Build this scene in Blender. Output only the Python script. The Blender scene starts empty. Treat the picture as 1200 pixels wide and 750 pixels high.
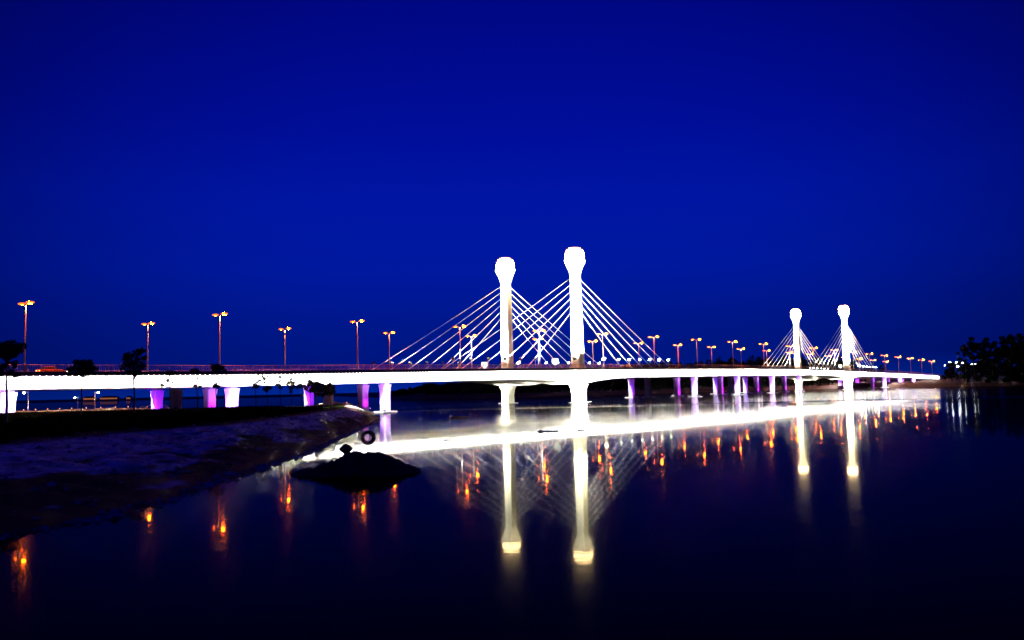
import bpy, bmesh, math, random
import numpy as np
from mathutils import Vector, Matrix, Euler, noise as mnoise

sc = bpy.context.scene
C = sc.collection
random.seed(7)
rng = np.random.RandomState(7)

# ------------------------------------------------------------------ camera
FPX, PITCH, ROLL, CAMZ = 969.4, 0.083, -0.023, 5.0
fw = Vector((0, math.cos(PITCH), math.sin(PITCH)))
r0 = Vector((1, 0, 0)); u0 = r0.cross(fw)
r2 = r0 * math.cos(ROLL) + u0 * math.sin(ROLL)
u2 = u0 * math.cos(ROLL) - r0 * math.sin(ROLL)
cam_d = bpy.data.cameras.new('camera')
cam = bpy.data.objects.new('camera', cam_d); C.objects.link(cam)
M = Matrix((r2, u2, -fw)).transposed().to_4x4(); M.translation = Vector((0, 0, CAMZ))
cam.matrix_world = M
cam_d.sensor_width = 36; cam_d.lens = FPX / 1200 * 36
cam_d.clip_start = 0.1; cam_d.clip_end = 30000
sc.camera = cam

# ------------------------------------------------------------------ sky and exposure
w = bpy.data.worlds.new('World'); sc.world = w; w.use_nodes = True
nt = w.node_tree; N_ = nt.nodes; L_ = nt.links
for n in list(N_): N_.remove(n)
out = N_.new('ShaderNodeOutputWorld'); bg = N_.new('ShaderNodeBackground')
geo = N_.new('ShaderNodeTexCoord')
sep = N_.new('ShaderNodeSeparateXYZ'); L_.new(geo.outputs['Generated'], sep.inputs[0])
ramp = N_.new('ShaderNodeValToRGB'); L_.new(sep.outputs['Z'], ramp.inputs[0])
cr = ramp.color_ramp
cr.elements[0].position = 0.0; cr.elements[0].color = (0, 0.0175, 0.250, 1)
cr.elements[1].position = 0.9; cr.elements[1].color = (0, 0.0014, 0.20, 1)
for p_, c_ in ((0.010, (0, 0.0130, 0.230, 1)), (0.03, (0, 0.0070, 0.180, 1)), (0.07, (0, 0.0075, 0.215, 1)), (0.14, (0, 0.0085, 0.300, 1)), (0.22, (0, 0.0070, 0.325, 1)), (0.30, (0, 0.0040, 0.285, 1)), (0.42, (0, 0.0022, 0.22, 1))):
    e = cr.elements.new(p_); e.color = c_
# dusk glow: the sky is a little brighter towards the last light in the west, and falls off all the way round
dot = N_.new('ShaderNodeVectorMath'); dot.operation = 'DOT_PRODUCT'
L_.new(geo.outputs['Generated'], dot.inputs[0]); dot.inputs[1].default_value = Vector((0.0, 1.0, 0.12)).normalized()
mr = N_.new('ShaderNodeMapRange'); mr.interpolation_type = 'SMOOTHSTEP'
L_.new(dot.outputs['Value'], mr.inputs['Value'])
mr.inputs['From Min'].default_value = 0.76; mr.inputs['From Max'].default_value = 1.0
mr.inputs['To Min'].default_value = 0.46; mr.inputs['To Max'].default_value = 1.14
mul = N_.new('ShaderNodeVectorMath'); mul.operation = 'SCALE'
L_.new(ramp.outputs[0], mul.inputs[0]); L_.new(mr.outputs[0], mul.inputs['Scale'])
sky = N_.new('ShaderNodeTexSky'); sky.sky_type = 'NISHITA'; sky.sun_disc = False
sky.sun_elevation = math.radians(-6); sky.sun_rotation = math.radians(0); sky.ozone_density = 6
bw = N_.new('ShaderNodeRGBToBW'); L_.new(sky.outputs[0], bw.inputs[0])
sk = N_.new('ShaderNodeVectorMath'); sk.operation = 'SCALE'; sk.inputs[0].default_value = (0.0, 0.05, 1.0)
scl = N_.new('ShaderNodeMath'); scl.operation = 'MULTIPLY'; scl.inputs[1].default_value = 0.05
L_.new(bw.outputs[0], scl.inputs[0]); L_.new(scl.outputs[0], sk.inputs['Scale'])
add = N_.new('ShaderNodeVectorMath'); add.operation = 'ADD'
L_.new(mul.outputs[0], add.inputs[0]); L_.new(sk.outputs[0], add.inputs[1])
L_.new(add.outputs[0], bg.inputs['Color']); bg.inputs['Strength'].default_value = 1.0
L_.new(bg.outputs[0], out.inputs[0])
sc.view_settings.view_transform = 'Standard'; sc.view_settings.look = 'None'
sc.view_settings.exposure = 0; sc.view_settings.gamma = 1
sc.render.engine = 'CYCLES'
sc.cycles.use_denoising = True
sc.cycles.use_light_tree = True
sc.cycles.max_bounces = 5; sc.cycles.diffuse_bounces = 2; sc.cycles.glossy_bounces = 3
sc.cycles.sample_clamp_indirect = 0
sc.cycles.caustics_reflective = False; sc.cycles.caustics_refractive = False

# ------------------------------------------------------------------ helpers
def tag(o, label=None, cat=None, group=None, kind=None):
    if label: o['label'] = label
    if cat: o['category'] = cat
    if group: o['group'] = group
    if kind: o['kind'] = kind
    return o

def empty(name, loc=(0, 0, 0), rz=0, parent=None):
    o = bpy.data.objects.new(name, None); C.objects.link(o)
    o.location = loc; o.rotation_euler = (0, 0, rz); o.empty_display_size = .5
    if parent: o.parent = parent
    return o

def link(name, me, parent=None, loc=None, rz=0):
    o = bpy.data.objects.new(name, me); C.objects.link(o)
    if parent: o.parent = parent
    if loc is not None: o.location = loc
    if rz: o.rotation_euler = (0, 0, rz)
    return o

class MB:
    """collects faces, links them as one mesh object"""
    def __init__(s): s.v = []; s.f = []; s.m = []
    def add(s, vs, fs, mi=0):
        b = len(s.v); s.v += [tuple(q) for q in vs]; s.f += [tuple(b + i for i in f) for f in fs]; s.m += [mi] * len(fs); return s
    def box(s, x0, x1, y0, y1, z0, z1, mi=0):
        v = [(x, y, z) for z in (z0, z1) for y in (y0, y1) for x in (x0, x1)]
        return s.add(v, [(0, 2, 3, 1), (4, 5, 7, 6), (0, 1, 5, 4), (2, 6, 7, 3), (0, 4, 6, 2), (1, 3, 7, 5)], mi)
    def loft(s, rings, cap=True, mi=0):
        n = len(rings[0]); b = len(s.v)
        for r in rings: s.v += [tuple(q) for q in r]
        for k in range(len(rings) - 1):
            for i in range(n):
                j = (i + 1) % n
                s.f.append((b + k * n + i, b + k * n + j, b + (k + 1) * n + j, b + (k + 1) * n + i)); s.m.append(mi)
        if cap:
            s.f.append(tuple(b + i for i in reversed(range(n)))); s.m.append(mi)
            s.f.append(tuple(b + (len(rings) - 1) * n + i for i in range(n))); s.m.append(mi)
        return s
    def tube(s, pts, rad, n=6, mi=0, cap=True):
        pts = [Vector(p) for p in pts]
        if not hasattr(rad, '__len__'): rad = [rad] * len(pts)
        rings = []
        for i, p in enumerate(pts):
            t = (pts[min(i + 1, len(pts) - 1)] - pts[max(i - 1, 0)]).normalized()
            a = Vector((0, 0, 1)) if abs(t.z) < .9 else Vector((1, 0, 0))
            x = t.cross(a).normalized(); y = t.cross(x).normalized()
            rings.append([p + (x * math.cos(2 * math.pi * k / n) - y * math.sin(2 * math.pi * k / n)) * rad[i] for k in range(n)])
        return s.loft(rings, cap, mi)
    def ball(s, c, rx, ry, rz, nu=10, nv=7, mi=0):
        rings = []
        for k in range(1, nv):
            t = -math.pi / 2 + math.pi * k / nv
            rings.append([(c[0] + rx * math.cos(t) * math.cos(2 * math.pi * i / nu), c[1] + ry * math.cos(t) * math.sin(2 * math.pi * i / nu), c[2] + rz * math.sin(t)) for i in range(nu)])
        return s.loft(rings, True, mi)
    def mesh(s, name, mats, smooth=False):
        me = bpy.data.meshes.new(name); me.from_pydata(s.v, [], s.f)
        if not isinstance(mats, (list, tuple)): mats = [mats]
        for m in mats: me.materials.append(m)
        if len(mats) > 1: me.polygons.foreach_set('material_index', s.m)
        if smooth: me.polygons.foreach_set('use_smooth', [True] * len(me.polygons))
        me.update(); return me
    def build(s, name, mats, parent=None, loc=None, smooth=False, rz=0):
        return link(name, s.mesh(name, mats, smooth), parent, loc, rz)

def mat(name, col, rough=.7, var=.25, scale=1.5, metal=0, bump=0, col2=None, spec=.5):
    m = bpy.data.materials.new(name); m.use_nodes = True
    t = m.node_tree; b = t.nodes['Principled BSDF']
    b.inputs['Roughness'].default_value = rough; b.inputs['Metallic'].default_value = metal
    b.inputs['Specular IOR Level'].default_value = spec
    tc = t.nodes.new('ShaderNodeTexCoord'); nz = t.nodes.new('ShaderNodeTexNoise')
    nz.inputs['Scale'].default_value = scale; nz.inputs['Detail'].default_value = 5
    t.links.new(tc.outputs['Object'], nz.inputs['Vector'])
    rp = t.nodes.new('ShaderNodeValToRGB')
    c2 = col2 or tuple(min(1, c * (1 + var)) for c in col)
    c1 = col if col2 else tuple(c * (1 - var) for c in col)
    rp.color_ramp.elements[0].position = .35; rp.color_ramp.elements[1].position = .65
    rp.color_ramp.elements[0].color = (*c1, 1); rp.color_ramp.elements[1].color = (*c2, 1)
    t.links.new(nz.outputs[0], rp.inputs[0]); t.links.new(rp.outputs[0], b.inputs['Base Color'])
    if bump:
        bp = t.nodes.new('ShaderNodeBump'); bp.inputs['Strength'].default_value = bump; bp.inputs['Distance'].default_value = .1
        t.links.new(nz.outputs[0], bp.inputs['Height']); t.links.new(bp.outputs[0], b.inputs['Normal'])
    return m

def emis(name, col, strength):
    m = bpy.data.materials.new(name); m.use_nodes = True
    t = m.node_tree; t.nodes.remove(t.nodes['Principled BSDF'])
    e = t.nodes.new('ShaderNodeEmission'); e.inputs[0].default_value = (*col, 1); e.inputs[1].default_value = strength
    t.links.new(e.outputs[0], t.nodes['Material Output'].inputs[0]); return m

MAT = dict(
    concrete=mat('pale_painted_concrete', (.70, .69, .65), .75, .06, .35),
    pier=mat('pier_concrete', (.50, .49, .47), .8, .12, .5, bump=.1),
    tower=mat('tower_paint', (.78, .76, .66), .6, .05, .25),
    asphalt=mat('asphalt', (.05, .05, .052), .9, .2, 2),
    parapet=mat('parapet_dark', (.035, .035, .04), .8, .2, 1.5),
    rail=mat('rail_paint', (.42, .22, .13), .5, .2, 3),
    steel=mat('galvanised_steel', (.55, .54, .52), .45, .1, 3, metal=.3),
    pole=mat('pole_paint', (.17, .16, .16), .5, .1, 3),
    dark=mat('dark_metal', (.03, .03, .035), .5, .2, 4),
    cable=mat('cable_sheath', (.78, .78, .76), .5, .04, 1),
    foliage=mat('foliage', (.02, .032, .015), .85, .4, 1.2, spec=.1),
    foliage2=mat('foliage_dark', (.008, .013, .007), .9, .4, .6, spec=.1),
    bark=mat('bark', (.06, .05, .04), .9, .3, 4),
    rubber=mat('rubber', (.02, .02, .022), .7, .2, 6),
    rock=mat('mud_rock', (.035, .03, .027), .95, .4, 1.6, bump=.5),
    farland=mat('farland', (.02, .019, .014), .95, .3, .05),
    redbank=mat('red_earth', (.22, .10, .07), .95, .3, .08, bump=.4),
    turf=mat('dark_turf', (.006, .008, .004), 1, .4, .8, spec=0),
    stone_mix=mat('bank_stone', (.05, .045, .04), .95, .2, .9, col2=(.5, .47, .43)),
    wall=mat('wall_stone', (.40, .36, .30), .85, .25, 2.2, bump=.3),
    carpaint=mat('car_paint', (.45, .10, .05), .3, .05, 2),
    glass=mat('car_glass', (.02, .02, .025), .08, .1, 2),
    roof=mat('roof_tile', (.30, .12, .06), .8, .2, 2),
    plaster=mat('house_plaster', (.5, .36, .24), .85, .1, 1.5),
)
E_SODIUM = emis('sodium_lamp', (1, .13, .0008), 1900)
E_STRIP = emis('led_strip', (1, .97, .88), 850)
E_CROWN = emis('crown_lamp', (1, .68, .30), 75)
E_CYAN = emis('cool_flood', (.75, 1, .95), 24)
E_CREAM = emis('cream_flood', (1, .9, .55), 50)
E_WHITE = emis('white_lamp', (.8, .9, 1), 55)
E_CROWN_HALO = emis('crown_halo', (1, .33, .06), 1.5)  # orange glow fringe of the tower crowns, not a lamp
E_VIOLET = emis('violet_lamp', (.6, .2, 1), 25)
E_HEAD = emis('headlight', (1, .95, .85), 25)
E_TAIL = emis('tail_light', (1, .25, .05), 12)
E_WIN = emis('lit_window', (1, .30, .08), .5)

# ------------------------------------------------------------------ bridge frame
A = 0.665
BD = Vector((math.sin(A), math.cos(A), 0)); BN = Vector((-math.cos(A), math.sin(A), 0))
B0 = Vector((21.2, 271.0, 0)); BRZ = math.pi / 2 - A
W = 29.4; SPAN = 292.8
def P(s, l, z=0): return B0 + BD * s + BN * l + Vector((0, 0, z))

def hermite(xs, ys):
    xs = np.array(xs, float); ys = np.array(ys, float); m = np.gradient(ys, xs)
    def f(x):
        x = min(max(x, xs[0]), xs[-1]); i = min(max(int(np.searchsorted(xs, x)) - 1, 0), len(xs) - 2)
        h = xs[i + 1] - xs[i]; t = (x - xs[i]) / h
        return float((2*t**3-3*t**2+1)*ys[i] + (t**3-2*t**2+t)*h*m[i] + (-2*t**3+3*t**2)*ys[i+1] + (t**3-t**2)*h*m[i+1])
    return f
ZT = hermite([-300, -172, -124, -79, -42, -5, 36, 63, 110, 159, 220, 280, 375, 448, 521, 640],
             [8.4, 9.1, 9.35, 9.9, 10.3, 10.65, 11.0, 11.2, 11.5, 11.6, 11.5, 11.05, 9.95, 9.0, 7.7, 6.2])
DEP = hermite([-300, -172, -79, 0, 36, 110, 200, 300, 380, 640], [2.3, 2.35, 2.6, 2.7, 2.85, 2.95, 2.9, 2.9, 2.7, 2.5])
def ZB(s):
    h = sum(2.0 * max(0, 1 - abs(s - c) / 38) ** 2 for c in (0, SPAN))
    return ZT(s) - DEP(s) - h

# world point seen at picture position (px, py) at depth Y: only used to read positions off the survey
def at(px, py, Y):
    d = fw + r2 * ((px - 600) / FPX) - u2 * ((py - 375) / FPX)
    return Vector((0, 0, CAMZ)) + d * (Y / d.y)

# ------------------------------------------------------------------ water
def make_water():
    m = bpy.data.materials.new('river_water'); m.use_nodes = True
    t = m.node_tree; n = t.nodes; l = t.links
    n.remove(n['Principled BSDF'])
    tc = n.new('ShaderNodeTexCoord')
    def nz(scale, stretch, detail=3, rough=.5):
        mp = n.new('ShaderNodeMapping'); mp.inputs['Scale'].default_value = (scale * stretch, scale, scale)
        l.new(tc.outputs['Object'], mp.inputs['Vector'])
        q = n.new('ShaderNodeTexNoise'); q.inputs['Scale'].default_value = 1; q.inputs['Detail'].default_value = detail
        q.inputs['Roughness'].default_value = rough
        l.new(mp.outputs[0], q.inputs['Vector']); return q
    a = nz(2.2, .55); b = nz(.45, .5)
    # wind patches: where the surface is ruffled the ripples are steeper
    patch = nz(.035, .25, 2)
    band = n.new('ShaderNodeMapRange'); l.new(patch.outputs[0], band.inputs['Value'])
    band.inputs['From Min'].default_value = .48; band.inputs['From Max'].default_value = .62
    band.inputs['To Min'].default_value = 1.0; band.inputs['To Max'].default_value = 1.8
    # the shallows upstream, in line with the bridge piers, run rougher
    sp = n.new('ShaderNodeSeparateXYZ'); l.new(tc.outputs['Object'], sp.inputs[0])
    def yband(c, hw, amt, soft):
        s1 = n.new('ShaderNodeMath'); s1.operation = 'SUBTRACT'; l.new(sp.outputs['Y'], s1.inputs[0]); s1.inputs[1].default_value = c
        s2 = n.new('ShaderNodeMath'); s2.operation = 'ABSOLUTE'; l.new(s1.outputs[0], s2.inputs[0])
        s3 = n.new('ShaderNodeMapRange'); l.new(s2.outputs[0], s3.inputs['Value'])
        s3.inputs['From Min'].default_value = hw; s3.inputs['From Max'].default_value = hw + soft
        s3.inputs['To Min'].default_value = amt; s3.inputs['To Max'].default_value = 0
        return s3
    y1 = yband(216, 5, 60.0, 5)
    y2 = yband(152, 10, 2.6, 22)
    y3 = yband(310, 55, 12.0, 60)
    ad3 = n.new('ShaderNodeMath'); l.new(y2.outputs[0], ad3.inputs[0]); l.new(y3.outputs[0], ad3.inputs[1])
    ad = n.new('ShaderNodeMath'); l.new(y1.outputs[0], ad.inputs[0]); l.new(ad3.outputs[0], ad.inputs[1])
    ad2 = n.new('ShaderNodeMath'); l.new(ad.outputs[0], ad2.inputs[0]); l.new(band.outputs[0], ad2.inputs[1])
    hs = n.new('ShaderNodeMath'); hs.operation = 'MULTIPLY_ADD'
    l.new(b.outputs[0], hs.inputs[0]); hs.inputs[1].default_value = 3.0; l.new(a.outputs[0], hs.inputs[2])
    hm = n.new('ShaderNodeMath'); hm.operation = 'MULTIPLY'; l.new(hs.outputs[0], hm.inputs[0]); l.new(ad2.outputs[0], hm.inputs[1])
    # the bay close to the bank lies in its lee and is calmer
    lee = n.new('ShaderNodeMapRange'); l.new(sp.outputs['Y'], lee.inputs['Value'])
    lee.inputs['From Min'].default_value = 70; lee.inputs['From Max'].default_value = 120; lee.inputs['To Min'].default_value = .55; lee.inputs['To Max'].default_value = 1
    hm2 = n.new('ShaderNodeMath'); hm2.operation = 'MULTIPLY'; l.new(hm.outputs[0], hm2.inputs[0]); l.new(lee.outputs[0], hm2.inputs[1]); hm = hm2
    bp = n.new('ShaderNodeBump'); bp.inputs['Strength'].default_value = 1.0; bp.inputs['Distance'].default_value = WAVE
    l.new(hm.outputs[0], bp.inputs['Height'])
    g = n.new('ShaderNodeBsdfGlossy'); g.inputs['Roughness'].default_value = .017; g.inputs['Color'].default_value = (.48, .48, .48, 1)
    l.new(bp.outputs[0], g.inputs['Normal'])
    g2 = n.new('ShaderNodeBsdfGlossy'); g2.inputs['Roughness'].default_value = .095; g2.inputs['Color'].default_value = (.48, .48, .48, 1)
    l.new(bp.outputs[0], g2.inputs['Normal'])
    gm = n.new('ShaderNodeMixShader'); gm.inputs[0].default_value = .38; l.new(g.outputs[0], gm.inputs[1]); l.new(g2.outputs[0], gm.inputs[2])
    d = n.new('ShaderNodeBsdfDiffuse'); d.inputs['Color'].default_value = (.0015, .002, .003, 1)
    fr = n.new('ShaderNodeFresnel'); fr.inputs['IOR'].default_value = 1.05; l.new(bp.outputs[0], fr.inputs['Normal'])
    mx = n.new('ShaderNodeMixShader'); l.new(fr.outputs[0], mx.inputs[0]); l.new(d.outputs[0], mx.inputs[1]); l.new(gm.outputs[0], mx.inputs[2])
    l.new(mx.outputs[0], n['Material Output'].inputs[0])
    return m
WAVE = .0014
MAT['water'] = make_water()
q = MB(); q.add([(-9000, -400, 0), (9000, -400, 0), (9000, 15000, 0), (-9000, 15000, 0)], [(0, 1, 2, 3)])
tag(q.build('water', MAT['water']), 'calm dark river water mirroring the lit bridge', kind='structure')

# ------------------------------------------------------------------ left bank
XS = hermite([-40, 0, 10, 20, 30.5, 32.9, 36.6, 43.3, 49.4, 57.9, 70.2, 81.3, 94.6, 115.8, 133.6, 149.3, 177, 218.6, 250, 300],
             [-70, -45, -32, -22.5, -18.7, -17.5, -16.8, -16.6, -16.9, -16.8, -17.1, -18.1, -19.2, -21.1, -22.3, -24, -29.5, -39, -60, -140])
WD = hermite([0, 20, 41, 53, 62, 70, 77, 96, 129, 151, 200, 300], [18, 17, 16, 16.2, 16, 13.6, 11, 8.4, 7.2, 6.3, 7, 10])
def sstep(t): t = min(max(t, 0), 1); return t * t * (3 - 2 * t)
def bank_h(X, Y, detail=True):
    t = (XS(Y) - X) / WD(Y)
    if detail:
        t += (.09 * mnoise.noise((X * .22, Y * .16, 3)) + .06 * mnoise.noise((X * .8, Y * .5, 8))) * min(1, max(0, t * 3 + .3))
    back = sstep((236 - Y) / 10); rise = .62 * sstep((Y - 75) / 60) * sstep((t - 1.05) / 1.6); dip = sstep((Y - 137) / 22) * (1.0 * sstep((t - 1.0) / 1.4) + .35)
    if t < 0: h = t * 2.5
    else:
        tt = min(t, 1)
        h = (2.4 + rise - dip) * (0.6 * tt + .4 * sstep(tt)) * back - .3 * (1 - back)
    if detail and t > 0:
        h += (.16 * mnoise.noise((X * .35, Y * .35, 1)) + .17 * mnoise.noise((X * .9, Y * .7, 5)) + .10 * mnoise.noise((X * 2.0, Y * 1.6, 9))) * min(1, t * 4) * (1 if t < 1.1 else .45)
    return max(h, -1.2)
def build_bank():
    # wet mud below, sand on the slope, dark turf on the flat: by height and slope of the real ground
    m = bpy.data.materials.new('bank_ground'); m.use_nodes = True
    t = m.node_tree; n = t.nodes; l = t.links; b = n['Principled BSDF']; b.inputs['Roughness'].default_value = .95
    b.inputs['Specular IOR Level'].default_value = .15
    tc = n.new('ShaderNodeTexCoord'); sp = n.new('ShaderNodeSeparateXYZ'); l.new(tc.outputs['Object'], sp.inputs[0])
    def noi(sx, sy, det, ro=.6):
        mp = n.new('ShaderNodeMapping'); mp.inputs['Scale'].default_value = (sx, sy, 1); mp.inputs['Rotation'].default_value = (0, 0, .35)
        l.new(tc.outputs['Object'], mp.inputs['Vector'])
        q = n.new('ShaderNodeTexNoise'); q.inputs['Scale'].default_value = 1; q.inputs['Detail'].default_value = det; q.inputs['Roughness'].default_value = ro
        l.new(mp.outputs[0], q.inputs['Vector']); return q
    big = noi(.16, .10, 6); fine = noi(1.6, .5, 8, .7)
    sand = n.new('ShaderNodeValToRGB'); l.new(fine.outputs[0], sand.inputs[0])
    sand.color_ramp.elements[0].position = .40; sand.color_ramp.elements[0].color = (.16, .17, .19, 1)
    sand.color_ramp.elements[1].position = .62; sand.color_ramp.elements[1].color = (.62, .67, .74, 1)
    # wet line
    z1 = n.new('ShaderNodeMath'); z1.operation = 'MULTIPLY_ADD'; l.new(big.outputs[0], z1.inputs[0]); z1.inputs[1].default_value = 4.4; z1.inputs[2].default_value = -2.25
    z2 = n.new('ShaderNodeMath'); z2.operation = 'ADD'; l.new(z1.outputs[0], z2.inputs[0]); l.new(sp.outputs['Z'], z2.inputs[1])
    w1 = n.new('ShaderNodeMapRange'); l.new(z2.outputs[0], w1.inputs['Value']); w1.inputs['From Min'].default_value = .85; w1.inputs['From Max'].default_value = 1.15
    mxa = n.new('ShaderNodeMixRGB'); l.new(w1.outputs[0], mxa.inputs[0]); mxa.inputs[1].default_value = (.012, .011, .011, 1); l.new(sand.outputs[0], mxa.inputs[2])
    # turf on the flat
    z3 = n.new('ShaderNodeMath'); z3.operation = 'MULTIPLY_ADD'; l.new(fine.outputs[0], z3.inputs[0]); z3.inputs[1].default_value = .35; l.new(sp.outputs['Z'], z3.inputs[2])
    w2 = n.new('ShaderNodeMapRange'); l.new(z3.outputs[0], w2.inputs['Value']); w2.inputs['From Min'].default_value = 2.36; w2.inputs['From Max'].default_value = 2.46
    mxb = n.new('ShaderNodeMixRGB'); l.new(w2.outputs[0], mxb.inputs[0]); l.new(mxa.outputs[0], mxb.inputs[1]); mxb.inputs[2].default_value = (.014, .018, .010, 1)
    l.new(mxb.outputs[0], b.inputs['Base Color'])
    bp = n.new('ShaderNodeBump'); bp.inputs['Strength'].default_value = .6; bp.inputs['Distance'].default_value = .15
    l.new(fine.outputs[0], bp.inputs['Height']); l.new(bp.outputs[0], b.inputs['Normal'])
    ys = list(np.arange(2, 30, 1.2)) + list(np.arange(30, 160, .6)) + list(np.arange(160, 275, 2.5))
    us = [-1.0 + .12 * k for k in range(9)] + [.05 + .028 * k for k in range(41)] + [1.3, 1.6, 2, 2.6, 3.5, 5, 7, 10, 15, 22, 32, 46, 70]
    v = []; f = []
    for y in ys:
        for u in us:
            x = XS(y) - u * WD(y)
            v.append((x, y, bank_h(x, y)))
    nu = len(us)
    for j in range(len(ys) - 1):
        for i in range(nu - 1):
            f.append((j * nu + i, (j + 1) * nu + i, (j + 1) * nu + i + 1, j * nu + i + 1))
    q = MB(); q.v = v; q.f = [tuple(reversed(x)) for x in f]; q.m = []
    for j in range(len(ys) - 1):
        for i in range(nu - 1):
            k = mnoise.noise((v[j * nu + i][0] * .3, ys[j] * .2, 4)) * .10
            q.m.append(1 if us[i] + k > 1.0 else 0)
    tag(q.build('river_bank', [m, MAT['turf']], smooth=True), 'sandy river bank with dark turf on top', kind='structure')
build_bank()

# stones and clods strewn over the slope and along the waterline
q = MB()
for _ in range(2600):
    y = 26 + 125 * random.random() ** 1.5; u = random.choice((random.uniform(-.03, .06), random.uniform(.02, 1.0)))
    x = XS(y) - u * WD(y); z = bank_h(x, y); r = .06 + .16 * random.random() ** 3 + (.25 if random.random() < .015 else 0)
    if z < -.15: continue
    pts = [(x + r * a_ * random.uniform(.7, 1.3), y + r * b_ * random.uniform(.7, 1.3), z + r * c_ * random.uniform(.5, .9)) for a_, b_, c_ in ((-1, 0, 0), (0, -1, .1), (1, 0, -.1), (0, 1, 0), (0, 0, 1), (0, 0, -1))]
    q.add(pts, [(0, 1, 4), (1, 2, 4), (2, 3, 4), (3, 0, 4), (1, 0, 5), (2, 1, 5), (3, 2, 5), (0, 3, 5)])
tag(q.build('stones', MAT['stone_mix']), 'loose stones and clods strewn over the sandy bank', 'stones', kind='stuff')

# grass tufts on the flat top of the bank
g = MB()
for _ in range(5200):
    y = random.uniform(45, 140); x = XS(y) - WD(y) * 1.0 - abs(random.gauss(0, 1)) * 14 - .1
    z = bank_h(x, y); h = random.uniform(.08, .28) * (1 + (random.random() < .04) * 1.2); a = random.uniform(0, 6.28)
    for k in range(3):
        a2 = a + k * 2.1; dx, dy = math.cos(a2) * .05, math.sin(a2) * .05
        lean = random.uniform(-.1, .1)
        g.add([(x - dy, y + dx, z - .03), (x + dy, y - dx, z - .03), (x + dx * 2 + lean, y + dy * 2, z + h)], [(0, 1, 2)])
tag(g.build('grass', MAT['turf']), 'dark short grass on the flat top of the bank', 'grass', kind='stuff')

# ------------------------------------------------------------------ far shore
fs_px = [(-900, 1500), (380, 1500), (450, 760), (485, 500), (575, 480), (700, 505), (850, 545), (960, 575), (1034, 572), (1100, 535), (1200, 490), (1400, 420), (2600, 300)]
def fx(px, Y): return (px - 600) / FPX * Y
FSX = [fx(p_, y_) for p_, y_ in fs_px]; FSY = [y_ for _, y_ in fs_px]
def FS(X): return float(np.interp(X, FSX, FSY))
def far_h(X, Y):
    v = Y - FS(X)
    if v < 0: return v * .3
    h = 2.2 * sstep(v / 8) + 1.0 * sstep((v - 10) / 40)
    px = X / Y * FPX + 600
    h *= float(np.interp(px, [440, 480], [.35, 1]))
    hill = np.interp(px, [440, 520, 600, 720, 800, 860, 930, 1000, 1060, 1120, 1180, 1300, 1500], [0, .5, 4, 10, 13, 16, 16, 12, 8, 6, 9, 12, 8])
    h += hill * sstep((v - 25) / 130) + 1.2 * mnoise.noise((X * .02, Y * .02, 2)) * sstep(v / 30)
    # abutment mound under the bridge end
    rel = Vector((X, Y, 0)) - B0; s = rel.dot(BD); l = rel.dot(BN)
    m_ = sstep((s - 420) / 80) * sstep((l + 34) / 18) * sstep((62 - l) / 20)
    c_ = sstep((s - 360) / 60) * sstep((l + 95) / 30) * sstep((70 - l) / 20) * sstep((720 - s) / 60)
    h = min(h, 3.6) * c_ + h * (1 - c_)
    if m_ > 0: h = max(h, m_ * 4.2)
    if s > 495 and -3 < l < W + 3: h = max(h, min(ZB(s) - .2, ZB(s) - 1 + (s - 495) * .03))
    return h
v = []; f = []
xs_ = list(np.arange(-560, 560, 9.0)); vs_ = [-6, -2, 0, 2, 4, 7, 12, 18, 26, 36, 48, 62, 80, 100, 125, 150, 180, 230, 320, 600, 1500, 5000]
xs_ = [-2600, -1600, -1000, -760] + xs_ + [600, 700, 900, 1400, 2400]
for x in xs_:
    for d in vs_:
        y = FS(x) + d; xx = x * (1 + max(0, d) / 900)
        v.append((xx, y, far_h(xx, y) if d > 0 else d * .3))
nv = len(vs_); f = [(i * nv + j, (i + 1) * nv + j, (i + 1) * nv + j + 1, i * nv + j + 1) for i in range(len(xs_) - 1) for j in range(nv - 1)]
def far_mat():
    m = MAT['farland']; t = m.node_tree; n = t.nodes; l = t.links; b = n['Principled BSDF']
    tc = n.new('ShaderNodeTexCoord'); sp = n.new('ShaderNodeSeparateXYZ'); l.new(tc.outputs['Object'], sp.inputs[0])
    base = b.inputs['Base Color'].links[0].from_socket
    mrn = n.new('ShaderNodeMapRange'); l.new(sp.outputs['Z'], mrn.inputs['Value']); mrn.inputs['From Min'].default_value = 4.8; mrn.inputs['From Max'].default_value = 7.5
    mx = n.new('ShaderNodeMixRGB'); l.new(mrn.outputs[0], mx.inputs[0]); mx.inputs[1].default_value = (.05, .016, .012, 1); l.new(base, mx.inputs[2])
    l.new(mx.outputs[0], b.inputs['Base Color'])
far_mat()
q = MB(); q.v = v; q.f = f; q.m = [0] * len(f)
tag(q.build('far_shore', MAT['farland'], smooth=True), 'low far shore with reddish earth bank', kind='structure')

# ------------------------------------------------------------------ the bridge
bridge = empty('cable_stayed_bridge', B0, BRZ)
tag(bridge, 'long floodlit cable stayed road bridge with four white column towers over the river', 'bridge')
S0, S1 = -228, 545
def srange(a, b, step):
    n = max(2, int(round((b - a) / step)) + 1); return [a + (b - a) * i / (n - 1) for i in range(n)]
SS = sorted(set(srange(S0, S1, 9) + srange(-42, 42, 2.4) + srange(SPAN - 42, SPAN + 42, 2.4)))
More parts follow.
